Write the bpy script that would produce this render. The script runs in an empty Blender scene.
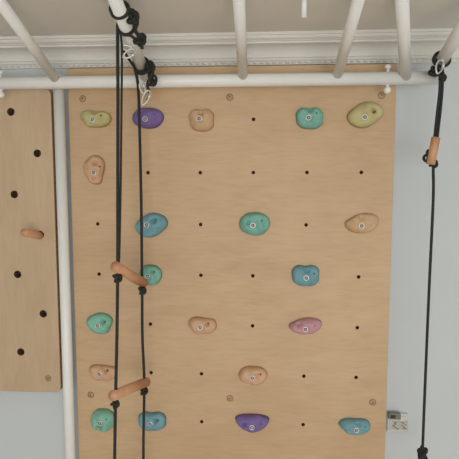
import bpy, bmesh, math, random
from mathutils import Vector, Matrix, noise
random.seed(4)
scene=bpy.context.scene
scene.view_settings.view_transform='Standard'

# ---------------- materials
def new_mat(name,col,rough=0.6,metal=0.0,var=0.06,scale=12.0,bump=0.0,bscale=80.0,spec=0.5):
    m=bpy.data.materials.new(name); m.use_nodes=True
    nt=m.node_tree; b=nt.nodes['Principled BSDF']
    b.inputs['Roughness'].default_value=rough; b.inputs['Metallic'].default_value=metal
    b.inputs['Specular IOR Level'].default_value=spec
    tc=nt.nodes.new('ShaderNodeTexCoord')
    n=nt.nodes.new('ShaderNodeTexNoise'); n.inputs['Scale'].default_value=scale; n.inputs['Detail'].default_value=4
    r=nt.nodes.new('ShaderNodeValToRGB')
    r.color_ramp.elements[0].position=0.3; r.color_ramp.elements[1].position=0.7
    r.color_ramp.elements[0].color=tuple(c*(1-var) for c in col)+(1,)
    r.color_ramp.elements[1].color=tuple(min(1,c*(1+var)) for c in col)+(1,)
    nt.links.new(tc.outputs['Object'],n.inputs['Vector'])
    nt.links.new(n.outputs['Fac'],r.inputs['Fac'])
    nt.links.new(r.outputs['Color'],b.inputs['Base Color'])
    if bump>0:
        n2=nt.nodes.new('ShaderNodeTexNoise'); n2.inputs['Scale'].default_value=bscale; n2.inputs['Detail'].default_value=6
        bp=nt.nodes.new('ShaderNodeBump'); bp.inputs['Strength'].default_value=bump; bp.inputs['Distance'].default_value=0.002
        nt.links.new(tc.outputs['Object'],n2.inputs['Vector'])
        nt.links.new(n2.outputs['Fac'],bp.inputs['Height']); nt.links.new(bp.outputs['Normal'],b.inputs['Normal'])
    return m
def wood_mat(name,c1,c2,sx,sz,rough=0.55,fine=1.0,streak=0.0):
    m=bpy.data.materials.new(name); m.use_nodes=True
    nt=m.node_tree; b=nt.nodes['Principled BSDF']; b.inputs['Roughness'].default_value=rough
    tc=nt.nodes.new('ShaderNodeTexCoord')
    mp=nt.nodes.new('ShaderNodeMapping'); mp.inputs['Scale'].default_value=(sx,3,sz)
    nt.links.new(tc.outputs['Object'],mp.inputs['Vector'])
    n=nt.nodes.new('ShaderNodeTexNoise'); n.inputs['Scale'].default_value=2.0; n.inputs['Detail'].default_value=7; n.inputs['Distortion'].default_value=1.2
    nt.links.new(mp.outputs['Vector'],n.inputs['Vector'])
    n2=nt.nodes.new('ShaderNodeTexNoise'); n2.inputs['Scale'].default_value=1.7; n2.inputs['Detail'].default_value=3
    nt.links.new(tc.outputs['Object'],n2.inputs['Vector'])
    mx=nt.nodes.new('ShaderNodeMath'); mx.operation='MULTIPLY_ADD'; mx.inputs[1].default_value=0.55*fine
    nt.links.new(n.outputs['Fac'],mx.inputs[0])
    ml=nt.nodes.new('ShaderNodeMath'); ml.operation='MULTIPLY'; ml.inputs[1].default_value=1-0.55*fine
    nt.links.new(n2.outputs['Fac'],ml.inputs[0]); nt.links.new(ml.outputs[0],mx.inputs[2])
    r=nt.nodes.new('ShaderNodeValToRGB')
    r.color_ramp.elements[0].position=0.35; r.color_ramp.elements[1].position=0.65
    r.color_ramp.elements[0].color=c1+(1,); r.color_ramp.elements[1].color=c2+(1,)
    nt.links.new(mx.outputs[0],r.inputs['Fac'])
    col=r.outputs['Color']
    if streak>0:
        # short darker flecks running along the grain
        mp3=nt.nodes.new('ShaderNodeMapping'); mp3.inputs['Scale'].default_value=(70 if sz<sx else 9,3,9 if sz<sx else 70)
        nt.links.new(tc.outputs['Object'],mp3.inputs['Vector'])
        n3=nt.nodes.new('ShaderNodeTexNoise'); n3.inputs['Scale'].default_value=1.6; n3.inputs['Detail'].default_value=3
        nt.links.new(mp3.outputs['Vector'],n3.inputs['Vector'])
        r3=nt.nodes.new('ShaderNodeValToRGB'); r3.color_ramp.elements[0].position=0.36; r3.color_ramp.elements[1].position=0.56
        r3.color_ramp.elements[0].color=(1-streak,1-streak*1.15,1-streak*1.3,1); r3.color_ramp.elements[1].color=(1,1,1,1)
        nt.links.new(n3.outputs['Fac'],r3.inputs['Fac'])
        mc=nt.nodes.new('ShaderNodeMixRGB'); mc.blend_type='MULTIPLY'; mc.inputs['Fac'].default_value=1
        nt.links.new(col,mc.inputs['Color1']); nt.links.new(r3.outputs['Color'],mc.inputs['Color2']); col=mc.outputs['Color']
    nt.links.new(col,b.inputs['Base Color'])
    bp=nt.nodes.new('ShaderNodeBump'); bp.inputs['Strength'].default_value=0.08; bp.inputs['Distance'].default_value=0.001
    nt.links.new(n.outputs['Fac'],bp.inputs['Height']); nt.links.new(bp.outputs['Normal'],b.inputs['Normal'])
    return m
def lin(r,g,b):
    f=lambda c:(c/255/12.92) if c/255<=0.04045 else ((c/255+0.055)/1.055)**2.4
    return (f(r),f(g),f(b))

M_ply=wood_mat('birch_plywood',lin(197,165,128),lin(212,182,145),1.6,5.0,0.55,0.85,0.06)
M_edge=wood_mat('plywood_edge',lin(150,112,75),lin(185,150,110),2,60)
M_peg_ply=wood_mat('pegboard_plywood',lin(194,168,137),lin(207,182,151),7,2,0.55,0.85,0.05)
M_rung=wood_mat('beech_rung',lin(200,146,110),lin(218,168,130),30,8)
M_wall=new_mat('painted_wall',lin(206,213,216),0.8,var=0.015,scale=3,bump=0.15,bscale=150)
M_ceil=new_mat('ceiling_paint',lin(232,230,223),0.9,var=0.02,scale=4,bump=0.2,bscale=60)
M_crown=new_mat('crown_plaster',lin(228,227,221),0.7,var=0.02)
M_floor=wood_mat('floor_laminate',lin(185,165,140),lin(205,183,157),2,30)
M_white=new_mat('white_powder_coat',lin(242,243,240),0.35,var=0.015,scale=20)
M_rope=new_mat('black_rope',(0.026,0.027,0.025),0.85,var=0.4,scale=250,bump=0.6,bscale=300)
M_steel=new_mat('zinc_steel',(0.72,0.72,0.70),0.35,metal=0.6,var=0.08,scale=60)
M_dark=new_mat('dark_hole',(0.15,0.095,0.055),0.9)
M_brass=new_mat('screw_metal',(0.32,0.25,0.17),0.5,metal=0.6,var=0.1,scale=80)
M_plast=new_mat('white_plastic',lin(212,214,212),0.4,var=0.01)
M_paper=new_mat('paper_tag',lin(196,194,186),0.8,var=0.03,scale=60)
M_ink=new_mat('printed_ink',(0.05,0.05,0.05),0.8)
M_grey=new_mat('grey_plastic',lin(130,128,120),0.5)

# ---------------- mesh builder
class MB:
    def __init__(s): s.v=[];s.f=[];s.mi=[];s.mats=[];s.sm=[]
    def slot(s,m):
        if m not in s.mats: s.mats.append(m)
        return s.mats.index(m)
    def add(s,vs,fs,mat,smooth=True):
        o=len(s.v); k=s.slot(mat)
        s.v+= [Vector(v) for v in vs]
        for f in fs: s.f.append([i+o for i in f]); s.mi.append(k); s.sm.append(smooth)
    def tube(s,pts,r,mat,seg=14,caps=True,closed=False):
        pts=[Vector(p) for p in pts]; n=len(pts)
        rs=r if isinstance(r,(list,tuple)) else [r]*n
        T=[]
        for i in range(n):
            if closed: t=pts[(i+1)%n]-pts[i-1]
            else: t=pts[min(i+1,n-1)]-pts[max(i-1,0)]
            T.append(t.normalized())
        a=Vector((0,0,1)) if abs(T[0].z)<0.9 else Vector((1,0,0))
        N=(a-T[0]*a.dot(T[0])).normalized()
        vs=[];fs=[]
        for i in range(n):
            N=(N-T[i]*N.dot(T[i])).normalized(); B=T[i].cross(N)
            for j in range(seg):
                an=2*math.pi*j/seg
                vs.append(pts[i]+(N*math.cos(an)+B*math.sin(an))*rs[i])
        m=n if closed else n-1
        for i in range(m):
            for j in range(seg):
                a0=i*seg+j;a1=i*seg+(j+1)%seg
                b0=((i+1)%n)*seg+j;b1=((i+1)%n)*seg+(j+1)%seg
                fs.append([a0,a1,b1,b0])
        if caps and not closed:
            fs.append(list(range(seg))[::-1]); fs.append([(n-1)*seg+j for j in range(seg)])
        s.add(vs,fs,mat)
    def rod(s,p,q,r,mat,seg=24,rnd=0.0):
        p=Vector(p);q=Vector(q);d=(q-p);L=d.length;d.normalize()
        b=rnd if rnd>0 else min(r*0.15,L*0.2)
        k=5; P=[];R=[]
        for i in range(k+1):
            a=math.pi/2*i/k
            P.append(p+d*(b*(1-math.sin(a)))); R.append(max(r-b+b*math.sin(a) if rnd==0 else r*math.sqrt(max(0.001,1-(1-math.sin(a))**2)),r*0.03))
        Q=[q-d*(b*(1-math.sin(math.pi/2*i/k))) for i in range(k,-1,-1)]
        s.tube(P+Q,R+R[::-1],mat,seg)
    def ball(s,c,r,mat,sc=(1,1,1)):
        c=Vector(c);vs=[];fs=[];U=16;V=10
        for i in range(V+1):
            ph=math.pi*i/V
            for j in range(U):
                th=2*math.pi*j/U
                vs.append(c+Vector((r*sc[0]*math.sin(ph)*math.cos(th),r*sc[1]*math.sin(ph)*math.sin(th),r*sc[2]*math.cos(ph))))
        for i in range(V):
            for j in range(U):
                fs.append([i*U+j,(i+1)*U+j,(i+1)*U+(j+1)%U,i*U+(j+1)%U])
        s.add(vs,fs,mat)
    def box(s,lo,hi,mat,bev=0.0):
        bm=bmesh.new(); bmesh.ops.create_cube(bm,size=1)
        for v in bm.verts:
            for k in range(3): v.co[k]=(lo[k]+hi[k])/2+v.co[k]*(hi[k]-lo[k])
        if bev>0: bmesh.ops.bevel(bm,geom=bm.edges[:],offset=bev,segments=3,affect='EDGES',profile=0.5)
        bm.verts.index_update()
        s.add([v.co.copy() for v in bm.verts],[[v.index for v in f.verts] for f in bm.faces],mat,False); bm.free()
    def obj(s,name,parent=None,origin=None):
        o=Vector(origin) if origin else Vector((0,0,0))
        me=bpy.data.meshes.new(name); me.from_pydata([v-o for v in s.v],[],s.f)
        for m in s.mats: me.materials.append(m)
        for p,k,sm in zip(me.polygons,s.mi,s.sm): p.material_index=k; p.use_smooth=sm
        me.validate(); me.update()
        bm=bmesh.new(); bm.from_mesh(me); bmesh.ops.recalc_face_normals(bm,faces=bm.faces[:]); bm.to_mesh(me); bm.free()
        ob=bpy.data.objects.new(name,me); scene.collection.objects.link(ob); ob.location=o
        if parent: ob.parent=parent; ob.matrix_parent_inverse=parent.matrix_world.inverted()
        return ob
def empty(name,loc=(0,0,0)):
    e=bpy.data.objects.new(name,None); scene.collection.objects.link(e); e.location=loc; e.empty_display_size=0.05
    bpy.context.view_layer.update(); return e
def smooth_path(pts,n=8,closed=False):
    P=[Vector(p) for p in pts]; out=[];N=len(P)
    rng=N if closed else N-1
    for i in range(rng):
        if closed: p0,p1,p2,p3=P[i-1],P[i],P[(i+1)%N],P[(i+2)%N]
        else: p0,p1,p2,p3=P[max(i-1,0)],P[i],P[i+1],P[min(i+2,N-1)]
        for k in range(n):
            t=k/n
            out.append(0.5*((2*p1)+(p2-p0)*t+(2*p0-5*p1+4*p2-p3)*t*t+(3*p1-p0-3*p2+p3)*t**3))
    if not closed: out.append(P[-1])
    return out

# ---------------- room
CZ=2.49
def slab(name,lo,hi,mat):
    b=MB(); b.box(lo,hi,mat); return b.obj(name)
slab('wall_back',(-2.6,0,0),(2.6,0.1,CZ),M_wall)
slab('wall_left',(-2.7,-5,0),(-2.6,0.1,CZ),M_wall)
slab('wall_right',(2.6,-5,0),(2.7,0.1,CZ),M_wall)
slab('ceiling',(-2.7,-5,CZ),(2.7,0.1,CZ+0.1),M_ceil)
slab('floor',(-2.7,-5,-0.1),(2.7,0.1,0),M_floor)
b=MB(); b.box((-2.6,-0.018,0),(2.6,0,0.08),M_crown,0.003); b.obj('baseboard_back')
# crown moulding profile (depth from wall, height)
prof=[(0,2.398),(0.012,2.398),(0.014,2.402),(0.014,2.410),(0.020,2.413),(0.022,2.419)]
for i in range(9):
    a=i/8*math.pi/2
    prof.append((0.026+0.045*(1-math.cos(a)),2.422+0.035*math.sin(a)))
prof+=[(0.078,2.458),(0.078,2.464),(0.085,2.466)]
for i in range(6):
    a=i/5*math.pi/2
    prof.append((0.085+0.014*math.sin(a),2.468+0.012*(1-math.cos(a))))
prof+=[(0.104,2.481),(0.104,CZ),(0,CZ)]
vs=[];n=len(prof)
for x in(-2.6,2.6):
    for d,z in prof: vs.append((x,-d,z))
fs=[[i,(i+1)%n,n+(i+1)%n,n+i] for i in range(n)]+[list(range(n)),list(range(n,2*n))[::-1]]
b=MB(); b.add(vs,fs,M_crown,False)
x=-1.9
while x<1.9:   # small repeating relief
    b.ball((x,-0.016,2.406),0.0055,M_crown,(1.5,1,0.8)); x+=0.024
b.obj('trim_1')

# ---------------- boards
def cut_board(name,lo,hi,mat,holes,r,bev,depth,corner=0.0):
    bm=bmesh.new()
    # rounded outline in XZ
    pts=[]
    cr=max(corner,0.002)
    for cx,cz,a0 in((hi[0]-cr,hi[2]-cr,0),(lo[0]+cr,hi[2]-cr,90),(lo[0]+cr,lo[2]+cr,180),(hi[0]-cr,lo[2]+cr,270)):
        for k in range(7):
            a=math.radians(a0+90*k/6); pts.append((cx+cr*math.cos(a),cz+cr*math.sin(a)))
    f=bm.faces.new([bm.verts.new((x,hi[1],z)) for x,z in pts])
    ret=bmesh.ops.extrude_face_region(bm,geom=[f])
    for v in [g for g in ret['geom'] if isinstance(g,bmesh.types.BMVert)]: v.co.y=lo[1]
    bmesh.ops.recalc_face_normals(bm,faces=bm.faces[:])
    ed=[e for e in bm.edges if abs(e.verts[0].co.y-lo[1])<1e-6 and abs(e.verts[1].co.y-lo[1])<1e-6]
    if bev: bmesh.ops.bevel(bm,geom=ed,offset=bev,segments=3,affect='EDGES',profile=0.5)
    me=bpy.data.meshes.new(name); bm.to_mesh(me); bm.free()
    me.materials.append(mat); me.materials.append(M_dark); me.materials.append(M_edge)
    for p in me.polygons:
        if abs(p.normal.y)<0.3: p.material_index=2
    ob=bpy.data.objects.new(name,me); scene.collection.objects.link(ob)
    c=MB()
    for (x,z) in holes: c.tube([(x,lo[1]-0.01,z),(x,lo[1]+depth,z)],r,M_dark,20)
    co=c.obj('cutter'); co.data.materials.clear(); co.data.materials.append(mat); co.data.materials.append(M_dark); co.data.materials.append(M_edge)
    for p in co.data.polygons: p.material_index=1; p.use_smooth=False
    mod=ob.modifiers.new('b','BOOLEAN'); mod.object=co; mod.operation='DIFFERENCE'; mod.solver='EXACT'
    dg=bpy.context.evaluated_depsgraph_get()
    nm=bpy.data.meshes.new_from_object(ob.evaluated_get(dg))
    ob.modifiers.clear(); ob.data=nm
    bpy.data.objects.remove(co)
    return ob
XC=[-0.514+0.2008*i for i in range(6)]
ZR=[2.194-0.1973*i for i in range(11)]
holes=[(x,z) for x in XC for z in ZR if z>0.1]
FY=-0.040
board=cut_board('climbing_board',(-0.6166,FY,0.10),(0.6085,-0.0,2.389),M_ply,holes,0.0070,0.002,0.03,0.004)
b=MB()
for x in(-0.560,0.0,0.556):
    for z in(2.276,1.110):
        ring=[(x+0.0115*math.cos(a*math.pi/10),FY-0.001,z+0.0115*math.sin(a*math.pi/10)) for a in range(20)]
        b.tube(ring,0.0016,M_brass,8,closed=True)
        b.tube([(x,FY+0.001,z),(x,FY-0.002,z)],0.0085,M_ply,20)
        b.tube([(x,FY-0.001,z),(x,FY-0.004,z)],0.0035,M_brass,6)
b.obj('mounting_screws',parent=board)

PY=-0.065
ph=[]
z=2.226;k=0
while z>1.2:
    for x in ([-0.830,-1.024] if k%2==0 else [-0.733,-0.927,-1.121]): ph.append((x,z))
    z-=0.1560;k+=1
pb=cut_board('peg_board',(-1.20,PY,1.126),(-0.673,-0.0,2.31),M_peg_ply,ph,0.0150,0.004,0.045,0.022)
b=MB()
for x,z in((-0.722,1.185),(-1.15,1.185),(-1.15,2.25)):
    ring=[(x+0.0105*math.cos(a*math.pi/10),PY-0.001,z+0.0105*math.sin(a*math.pi/10)) for a in range(20)]
    b.tube(ring,0.0016,M_brass,8,closed=True)
    b.tube([(x,PY+0.001,z),(x,PY-0.003,z)],0.0045,M_brass,6)
b.obj('mounting_screws',parent=pb)
b=MB(); b.rod((-0.732,-0.024,1.745),(-0.744,-0.170,1.778),0.0148,M_rung,rnd=0)
b.obj('climbing_peg',parent=pb)

# ---------------- white pipe frame
fr=MB()
BZ=2.320;BY=-0.12;SL=0.384
fr.rod((-1.32,BY,BZ),(0.725,BY,BZ),0.0225,M_white,28,rnd=0.018)
PX=[-0.957,-0.624,-0.294,0.051,0.380,0.707]
for i,x in enumerate(PX):
    s=(CZ-BZ)/SL
    fr.rod((x,BY-0.004,BZ-0.004+0.012),(x,BY-s,CZ),0.0200 if i in(2,5) else 0.0172,M_white,28,rnd=0.014)
    fr.tube([(x,BY-s,CZ),(x,BY-s,CZ-0.006)],0.045,M_white,28)
# steeper brace
fr.rod((0.618,BY,BZ),(0.494,-0.475,CZ),0.0195,M_white,28)
fr.tube([(0.494,-0.475,CZ),(0.494,-0.475,CZ-0.006)],0.04,M_white,28)
# upright beside the board
fr.rod((-0.643,-0.062,0.0),(-0.643,-0.062,2.36),0.0205,M_white,28)
fr.tube([(-0.643,-0.062,0.0),(-0.643,-0.062,0.006)],0.045,M_white,28)
fr.tube([(-0.643,-0.062,2.33),(-0.643,BY,2.33)],0.012,M_white,16)
# wall brackets and through-bolts
for x in(-0.835,0.556):
    fr.tube([(x,-0.041 if x>0 else -0.0,BZ+0.005),(x,BY,BZ+0.005)],0.010,M_white,16)
    fr.tube([(x,BY,BZ-0.040),(x,BY,BZ+0.044)],0.005,M_white,12)
    fr.ball((x,BY,BZ-0.040),0.0125,M_white); fr.ball((x,BY,BZ+0.040),0.011,M_white,(1,1,0.7))
fr.obj('monkey_bars')
b=MB()
b.rod((0.231,-0.476,CZ),(0.231,-0.476,2.411),0.0075,M_white,16,rnd=0.007)
b.tube([(0.231,-0.476,CZ),(0.231,-0.476,CZ-0.005)],0.028,M_white,24)
b.obj('ceiling_hook')

# ---------------- knots
def knot_pts(c,r,rot=(0,0,0),stretch=(1,1,1),n=60,p=2,q=3):
    R=Matrix.Rotation(rot[2],3,'Z')@Matrix.Rotation(rot[1],3,'Y')@Matrix.Rotation(rot[0],3,'X')
    out=[]
    for i in range(n):
        t=2*math.pi*i/n
        rr=r*(0.62+0.34*math.cos(q*t))
        v=Vector((rr*math.cos(p*t)*stretch[0],rr*math.sin(p*t)*stretch[1],r*0.45*math.sin(q*t)*stretch[2]))
        out.append(Vector(c)+R@v)
    return out
def knot(b,c,r,rr=0.005,rot=(1.57,0.4,0.3),stretch=(1,1,1)):
    b.tube(knot_pts(c,r,rot,stretch),rr,M_rope,10,closed=True)
def coil(b,x,s,turns,rr,R=0.0255,pitch=0.0115):
    D=Vector((0,-1,SL)).normalized(); U=Vector((0,SL,1)).normalized(); X=Vector((1,0,0))
    c0=Vector((x,BY-s,BZ+0.008+SL*s)); pts=[]
    N=int(turns*20)
    for i in range(N+1):
        a=2*math.pi*i/20
        pts.append(c0+D*(pitch*i/20)+(X*math.cos(a)+U*math.sin(a))*R)
    b.tube(pts,rr,M_rope,10)
    return pts
def carabiner(b,c,w,h,rot,rr=0.0028):
    R=Matrix.Rotation(rot[2],3,'Z')@Matrix.Rotation(rot[1],3,'Y')
    pts=[]
    for i in range(28):
        a=2*math.pi*i/28
        ww=w*(1+0.25*math.sin(a))
        pts.append(Vector(c)+R@Vector((ww*math.cos(a),0,h*math.sin(a))))
    b.tube(pts,rr,M_steel,8,closed=True)
    p=pts[0]; q=pts[4]; b.tube([p,p+(q-p)*0.5,q],rr*1.8,M_steel,8)

# ---------------- rope ladder
lad=empty('rope_ladder',(-0.32,-0.28,2.35))
NY=-0.378; FYR=-0.185
b=MB()
near=[(-0.322,NY+0.004,2.44),(-0.323,NY,2.38),(-0.326,NY,2.2),(-0.332,NY,1.95),(-0.338,NY,1.687),(-0.346,NY,1.45),(-0.354,NY,1.266),(-0.362,NY,1.05),(-0.366,NY,0.85),(-0.372,NY,0.44),(-0.373,NY,0.38)]
b.tube(smooth_path(near,6),0.0054,M_rope,10)
near2=[(-0.318,NY+0.012,2.43),(-0.312,NY+0.006,2.36),(-0.316,NY+0.004,2.2),(-0.324,NY+0.004,1.95),(-0.333,NY+0.002,1.72),(-0.338,NY,1.69)]
b.tube(smooth_path(near2,6),0.0036,M_rope,10)
coil(b,-0.294,0.250,1.6,0.0055)
coil(b,-0.294,0.315,1.6,0.0055,pitch=0.014)
# hanging loop and knot right of the pipe
b.tube(smooth_path([(-0.27,-0.44,2.455),(-0.258,-0.43,2.455),(-0.252,-0.415,2.43),(-0.262,-0.40,2.41),(-0.25,-0.39,2.39),(-0.246,-0.385,2.36)],6),0.0055,M_rope,10)
knot(b,(-0.262,-0.43,2.438),0.020,0.0050,(1.3,0.2,0.3),(0.8,1.2,1))
knot(b,(-0.250,-0.39,2.385),0.017,0.005,(1.5,0.9,0.1),(0.9,1.2,1))
b.tube(smooth_path([(-0.318,NY,2.425),(-0.30,NY-0.02,2.40),(-0.275,NY-0.02,2.395),(-0.255,NY-0.005,2.375)],6),0.0045,M_rope,10)
far=[(-0.318,FYR-0.01,2.345),(-0.311,FYR,2.30),(-0.308,FYR,2.2),(-0.306,FYR,1.9),(-0.308,FYR,1.60),(-0.310,FYR,1.40),(-0.306,FYR,1.228),(-0.313,FYR,1.0),(-0.315,FYR,0.80),(-0.315,FYR,0.45),(-0.315,FYR,0.38)]
b.tube(smooth_path(far,6),0.0052,M_rope,10)
coil(b,-0.294,0.060,2.5,0.0055)
b.tube(smooth_path([(-0.318,FYR-0.14,2.37),(-0.316,FYR-0.10,2.36),(-0.314,FYR-0.03,2.345),(-0.312,FYR,2.32)],6),0.0045,M_rope,10)
knot(b,(-0.262,-0.215,2.345),0.019,0.0050,(1.4,0.5,0.2),(0.8,1.3,1))
knot(b,(-0.256,-0.210,2.305),0.020,0.0050,(1.2,0.1,0.5),(0.8,1.2,1))
b.tube(smooth_path([(-0.266,-0.21,2.36),(-0.250,-0.22,2.33),(-0.268,-0.225,2.29),(-0.262,-0.22,2.26),(-0.27,-0.22,2.235)],6),0.005,M_rope,10)
# knots under rungs
for (x,y,z) in [(-0.340,NY,1.655),(-0.308,FYR,1.572),(-0.356,NY,1.236),(-0.308,FYR,1.196),(-0.366,NY,0.825),(-0.315,FYR,0.775),(-0.372,NY,0.405),(-0.315,FYR,0.405)]:
    knot(b,(x,y,z),0.0135,0.0048,(0.2,random.uniform(-.5,.5),random.random()*3),(0.9,0.9,1.7))
b.obj('ropes',parent=lad)
rungs=[((-0.338,NY,1.687),(-0.308,FYR,1.602)),((-0.354,NY,1.268),(-0.306,FYR,1.228)),((-0.368,NY,0.86),(-0.315,FYR,0.81)),((-0.372,NY,0.44),(-0.315,FYR,0.44))]
for i,(p,q) in enumerate(rungs):
    p=Vector(p);q=Vector(q);d=(q-p).normalized()
    r=MB(); r.rod(p-d*0.018,q+d*0.016,0.0175,M_rung,24); r.obj('rung_%d'%(i+1),parent=lad)
b=MB()
carabiner(b,(-0.290,-0.372,2.350),0.010,0.021,(0,1.0,0.2))
carabiner(b,(-0.300,-0.350,2.372),0.008,0.017,(0,1.9,0.3))
carabiner(b,(-0.272,-0.235,2.242),0.010,0.026,(0,0.45,0.1))
carabiner(b,(-0.285,-0.225,2.275),0.008,0.02,(0,-0.3,0.3))
b.obj('carabiners',parent=lad)

# ---------------- right rope with handle
cr=empty('climbing_rope',(0.705,-0.205,2.35))
b=MB(); RY=-0.205
coil(b,0.707,0.075,1.6,0.0050)
knot(b,(0.683,RY,2.322),0.016,0.0048,(1.4,0.3,0.2))
knot(b,(0.708,RY-0.005,2.304),0.016,0.0048,(1.2,0.9,0.6))
b.tube(smooth_path([(0.710,RY,2.33),(0.712,RY,2.27),(0.709,RY,2.2),(0.703,RY,2.12),(0.697,RY,2.04),(0.693,RY,2.01),(0.697,RY,1.9),(0.695,RY,1.6),(0.694,RY,1.25),(0.694,RY,0.98),(0.694,RY,0.72)],6),0.0050,M_rope,10)
b.tube(smooth_path([(0.702,RY,2.33),(0.703,RY-0.003,2.26),(0.697,RY-0.003,2.18),(0.692,RY-0.004,2.11),(0.687,RY-0.005,2.04),(0.690,RY,2.015)],6),0.0046,M_rope,10)
knot(b,(0.677,RY-0.004,2.045),0.020,0.0048,(1.5,0.3,0.1),(0.9,1.1,1))
knot(b,(0.693,RY,2.022),0.014,0.0048,(0.3,0.2,0.1),(0.9,0.9,1.5))
knot(b,(0.694,RY,1.01),0.014,0.0052,(0.2,0.2,1),(1,1,1.9))
knot(b,(0.694,RY,0.985),0.015,0.0052,(0.4,0.2,2),(1,1,1.6))
knot(b,(0.694,RY,0.73),0.015,0.0052,(0.4,0.2,2),(1,1,1.6))
b.obj('rope',parent=cr)
b=MB(); b.rod((0.690,RY-0.022,2.106),(0.677,RY-0.020,2.018),0.0140,M_rung,20); b.obj('wooden_handle',parent=cr)
b=MB()
carabiner(b,(0.690,RY-0.03,2.330),0.012,0.022,(0,0.3,0.2)); b.obj('carabiner',parent=cr)

# ---------------- holds
def hold(ci,ri,w,h,col,outline,depth=0.04,dx=0,dz=0,tilt=(0,0),rot=0,dimple=None):
    cx=XC[ci]+dx; cz=ZR[ri]+dz
    g=sum(col)/3
    cc=tuple(int(c*0.86+(g+10)*0.14) for c in col)
    key='hold_%d_%d_%d'%col
    m=bpy.data.materials.get(key) or new_mat(key,lin(*cc),0.9,var=0.07,scale=25,bump=0.35,bscale=220,spec=0.15)
    b=MB(); A=64; K=16; n=len(outline); vs=[];fs=[]
    sd=random.random()*50
    def rad(a):
        t=(a/(2*math.pi))%1*n; i=int(t); f=t-i
        p=[outline[(i+k-1)%n] for k in range(4)]
        return 0.5*((2*p[1])+(p[2]-p[0])*f+(2*p[0]-5*p[1]+4*p[2]-p[3])*f*f+(3*p[1]-p[0]-3*p[2]+p[3])*f**3)
    bx,bz=-dx,-dz
    top=depth*0.80
    for k in range(K+1):
        t=k/K
        for j in range(A):
            a=2*math.pi*j/A; r=rad(a)*t
            x=math.cos(a+rot)*r*w/2; z=math.sin(a+rot)*r*h/2
            e=math.sqrt(max(0,1-t**3))
            hh=depth*e*(1+tilt[0]*x/(w/2)+tilt[1]*z/(h/2))
            nn=noise.noise(Vector((x*38+sd,z*38,sd)))
            hh+=depth*0.35*nn*e
            if dimple:
                for (px,pz,pr) in dimple: hh-=depth*0.6*math.exp(-(math.hypot(x-px*w/2,z-pz*h/2)/pr)**2)*e
            # flat seat around the bolt
            db=math.hypot(x-bx,z-bz); q=math.exp(-(db/0.0145)**4)
            hh=hh*(1-q)+top*q
            hh=0.0 if k==K else max(hh,0.004*e+0.0005)
            vs.append((cx+x,FY-hh,cz+z))
    for k in range(K):
        for j in range(A): fs.append([k*A+j,k*A+(j+1)%A,(k+1)*A+(j+1)%A,(k+1)*A+j])
    fs.append([K*A+j for j in range(A)])
    b.add(vs,fs,m)
    X,Z=XC[ci],ZR[ri]
    ring=[(X+0.0085*math.cos(a*math.pi/10),FY-top-0.001,Z+0.0085*math.sin(a*math.pi/10)) for a in range(20)]
    b.tube(ring,0.0024,M_steel,8,closed=True)
    b.tube([(X,FY-0.005,Z),(X,FY-top-0.0022,Z)],0.0062,M_dark,20)
    b.tube([(X,FY-top,Z),(X,FY-top-0.0036,Z)],0.0040,M_steel,6)
    # small anti-spin screw hole
    sx=X+0.30*w*math.cos(rot+0.35); sz=Z+0.20*h
    b.tube([(sx,FY-0.004,sz),(sx,FY-depth*0.93,sz)],0.0030,M_dark,10)
    b.obj('climbing_hold',origin=(cx,FY,cz))
OV=[1,1.02,1,.95,1,.98,1,1.02,.98,1,1.03,.98]
SQ=[1,1.13,1.12,.88,1.1,1.13,1,1.05,1.05,1,1.1,1.12]
BEAN=[1.05,1,.75,.72,.9,1.02,1,.9,1.05,1,1.1,1.1]
TRI=[1.1,1.15,.95,.8,.75,.8,1.05,1,.9,.85,.9,.95]
DROP=[1.1,1.1,.95,.95,1.1,1.1,.95,1,.95,1,.85,.9]
WEDGE=[1.08,1.15,1.1,1.0,.85,.85,1.0,1.05,1.05,1,.9,.9]
BOAT=[1.0,1.2,1.05,.95,1.05,1.2,.98,.85,.85,.92,.85,.85]
CRES=[1.08,1.1,.85,.66,.85,1.1,1.08,1.0,.95,.98,.98,1]
PEAR=[.85,1,1.05,1.05,1.0,1.05,1,.9,.95,1,1.02,.8]
P=0.0038
yel=(202,192,134);pur=(128,106,172);tan=(216,178,136);teal=(126,190,176);blue=(116,170,184);mint=(132,198,176);pch=(220,176,138);pnk=(206,152,164)
hold(0,0,31*P,19*P,yel,BEAN,0.038,dx=0.002,dz=0.010,dimple=[(0.1,0.5,0.01)])
hold(1,0,32*P,21*P,pur,OV,0.042,dx=0.004,dz=0.008,dimple=[(-0.45,0.3,0.008)])
hold(2,0,24*P,22*P,tan,SQ,0.038,dx=0.006,dz=-0.002,dimple=[(0,0.5,0.008)])
hold(4,0,26*P,21*P,teal,SQ,0.040,dx=0.006,dz=0.002,dimple=[(0,0.75,0.012)])
hold(5,0,33*P,25*P,yel,WEDGE,0.045,dx=0.005,dz=0.012,dimple=[(0.4,0.2,0.008)])
hold(0,1,23*P,29*P,pch,PEAR,0.038,dx=-0.004,dz=0.010,dimple=[(0.2,0.5,0.009),(0,-0.6,0.009)])
hold(1,2,32*P,25*P,blue,WEDGE,0.042,dx=0.008,dz=-0.004,dimple=[(0.3,0.4,0.01)])
hold(3,2,31*P,24*P,teal,OV,0.042,dx=0.006,dz=0.004,dimple=[(-0.4,0.1,0.008)])
hold(5,2,31*P,24*P,tan,TRI,0.036,dx=0.004,dz=0.008,dimple=[(-0.1,0.5,0.012)])
hold(1,3,24*P,22*P,teal,OV,0.040,dx=0.004,dimple=[(0.3,0.4,0.009)])
hold(4,3,27*P,22*P,blue,SQ,0.040,dz=0.004,dimple=[(0.1,0.45,0.009)])
hold(0,4,29*P,22*P,mint,PEAR,0.042,dx=0.002,dimple=[(0.35,0.3,0.009)])
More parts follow.
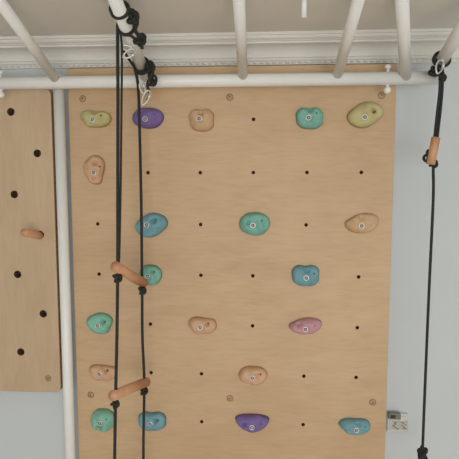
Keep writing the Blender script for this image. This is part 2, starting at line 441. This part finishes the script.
hold(2,4,29*P,20*P,pch,BEAN,0.038,dx=0.004,dz=0.004,dimple=[(0.4,0.2,0.008)])
hold(4,4,31*P,20*P,pnk,TRI,0.040,dz=0.006,dimple=[(-0.4,0.2,0.009)])
hold(0,5,30*P,19*P,pch,BEAN,0.034,dx=0.006,dz=0.002,dimple=[(0.3,0.3,0.009)])
hold(3,5,30*P,20*P,pch,OV,0.036,dx=0.002,dz=0.002,dimple=[(0.3,0.2,0.009)])
hold(0,6,26*P,25*P,mint,OV,0.046,dx=0.004,dz=0.0,dimple=[(-0.2,-0.4,0.009)])
hold(1,6,29*P,20*P,blue,SQ,0.038,dx=0.002,dimple=[(0.3,0.3,0.009)])
hold(3,6,33*P,20*P,pur,BOAT,0.042,dx=0.000,dz=0.004,dimple=[(-0.5,0.1,0.008)])
hold(5,6,31*P,19*P,blue,BEAN,0.038,rot=0.15,dx=-0.004,dz=0.008,dimple=[(0.2,0.3,0.009)])

# ---------------- wall switch with paper tag
b=MB()
b.box((0.622,-0.012,0.975),(0.702,0,1.052),M_plast,0.003)
b.box((0.631,-0.016,0.984),(0.693,-0.011,1.043),M_plast,0.002)
b.box((0.6615,-0.0168,0.985),(0.6625,-0.0155,1.042),M_ink)
b.box((0.637,-0.0178,0.990),(0.700,-0.0166,1.024),M_paper)
for i in range(7):
    for q in range(2):
        x0=0.640+random.random()*0.018+q*0.029; z0=0.993+i*0.0042
        b.box((x0,-0.0184,z0),(x0+0.004+0.007*random.random(),-0.0177,z0+0.0024),M_ink)
b.box((0.622,-0.030,1.036),(0.669,-0.011,1.060),M_grey,0.003)
b.box((0.628,-0.0315,1.042),(0.648,-0.0295,1.055),M_ink,0.0)
b.obj('light_switch')

# ---------------- lights
w=bpy.data.worlds.new('World'); scene.world=w; w.use_nodes=True
bg=w.node_tree.nodes['Background']; bg.inputs['Color'].default_value=(0.96,0.98,1.0,1); bg.inputs['Strength'].default_value=1.05
def area(name,loc,target,size,sy,e,col):
    l=bpy.data.lights.new(name,'AREA'); l.shape='RECTANGLE'; l.size=size; l.size_y=sy; l.energy=e; l.color=col
    o=bpy.data.objects.new(name,l); scene.collection.objects.link(o); o.location=loc
    o.rotation_euler=(Vector(target)-Vector(loc)).to_track_quat('-Z','Y').to_euler()
area('rear_fill',(0.7,-4.6,1.3),(0,0,1.8),2.4,1.6,56,(1.0,0.985,0.95))  # added soft fill from behind the camera, no window is built there

# ---------------- camera
cam=bpy.data.cameras.new('Camera'); co=bpy.data.objects.new('Camera',cam); scene.collection.objects.link(co)
cam.sensor_width=36; cam.lens=480/459*36
co.location=(0.107,-1.865,1.95)
co.rotation_euler=(math.radians(90-5.3),0,math.radians(3.4))
scene.camera=co
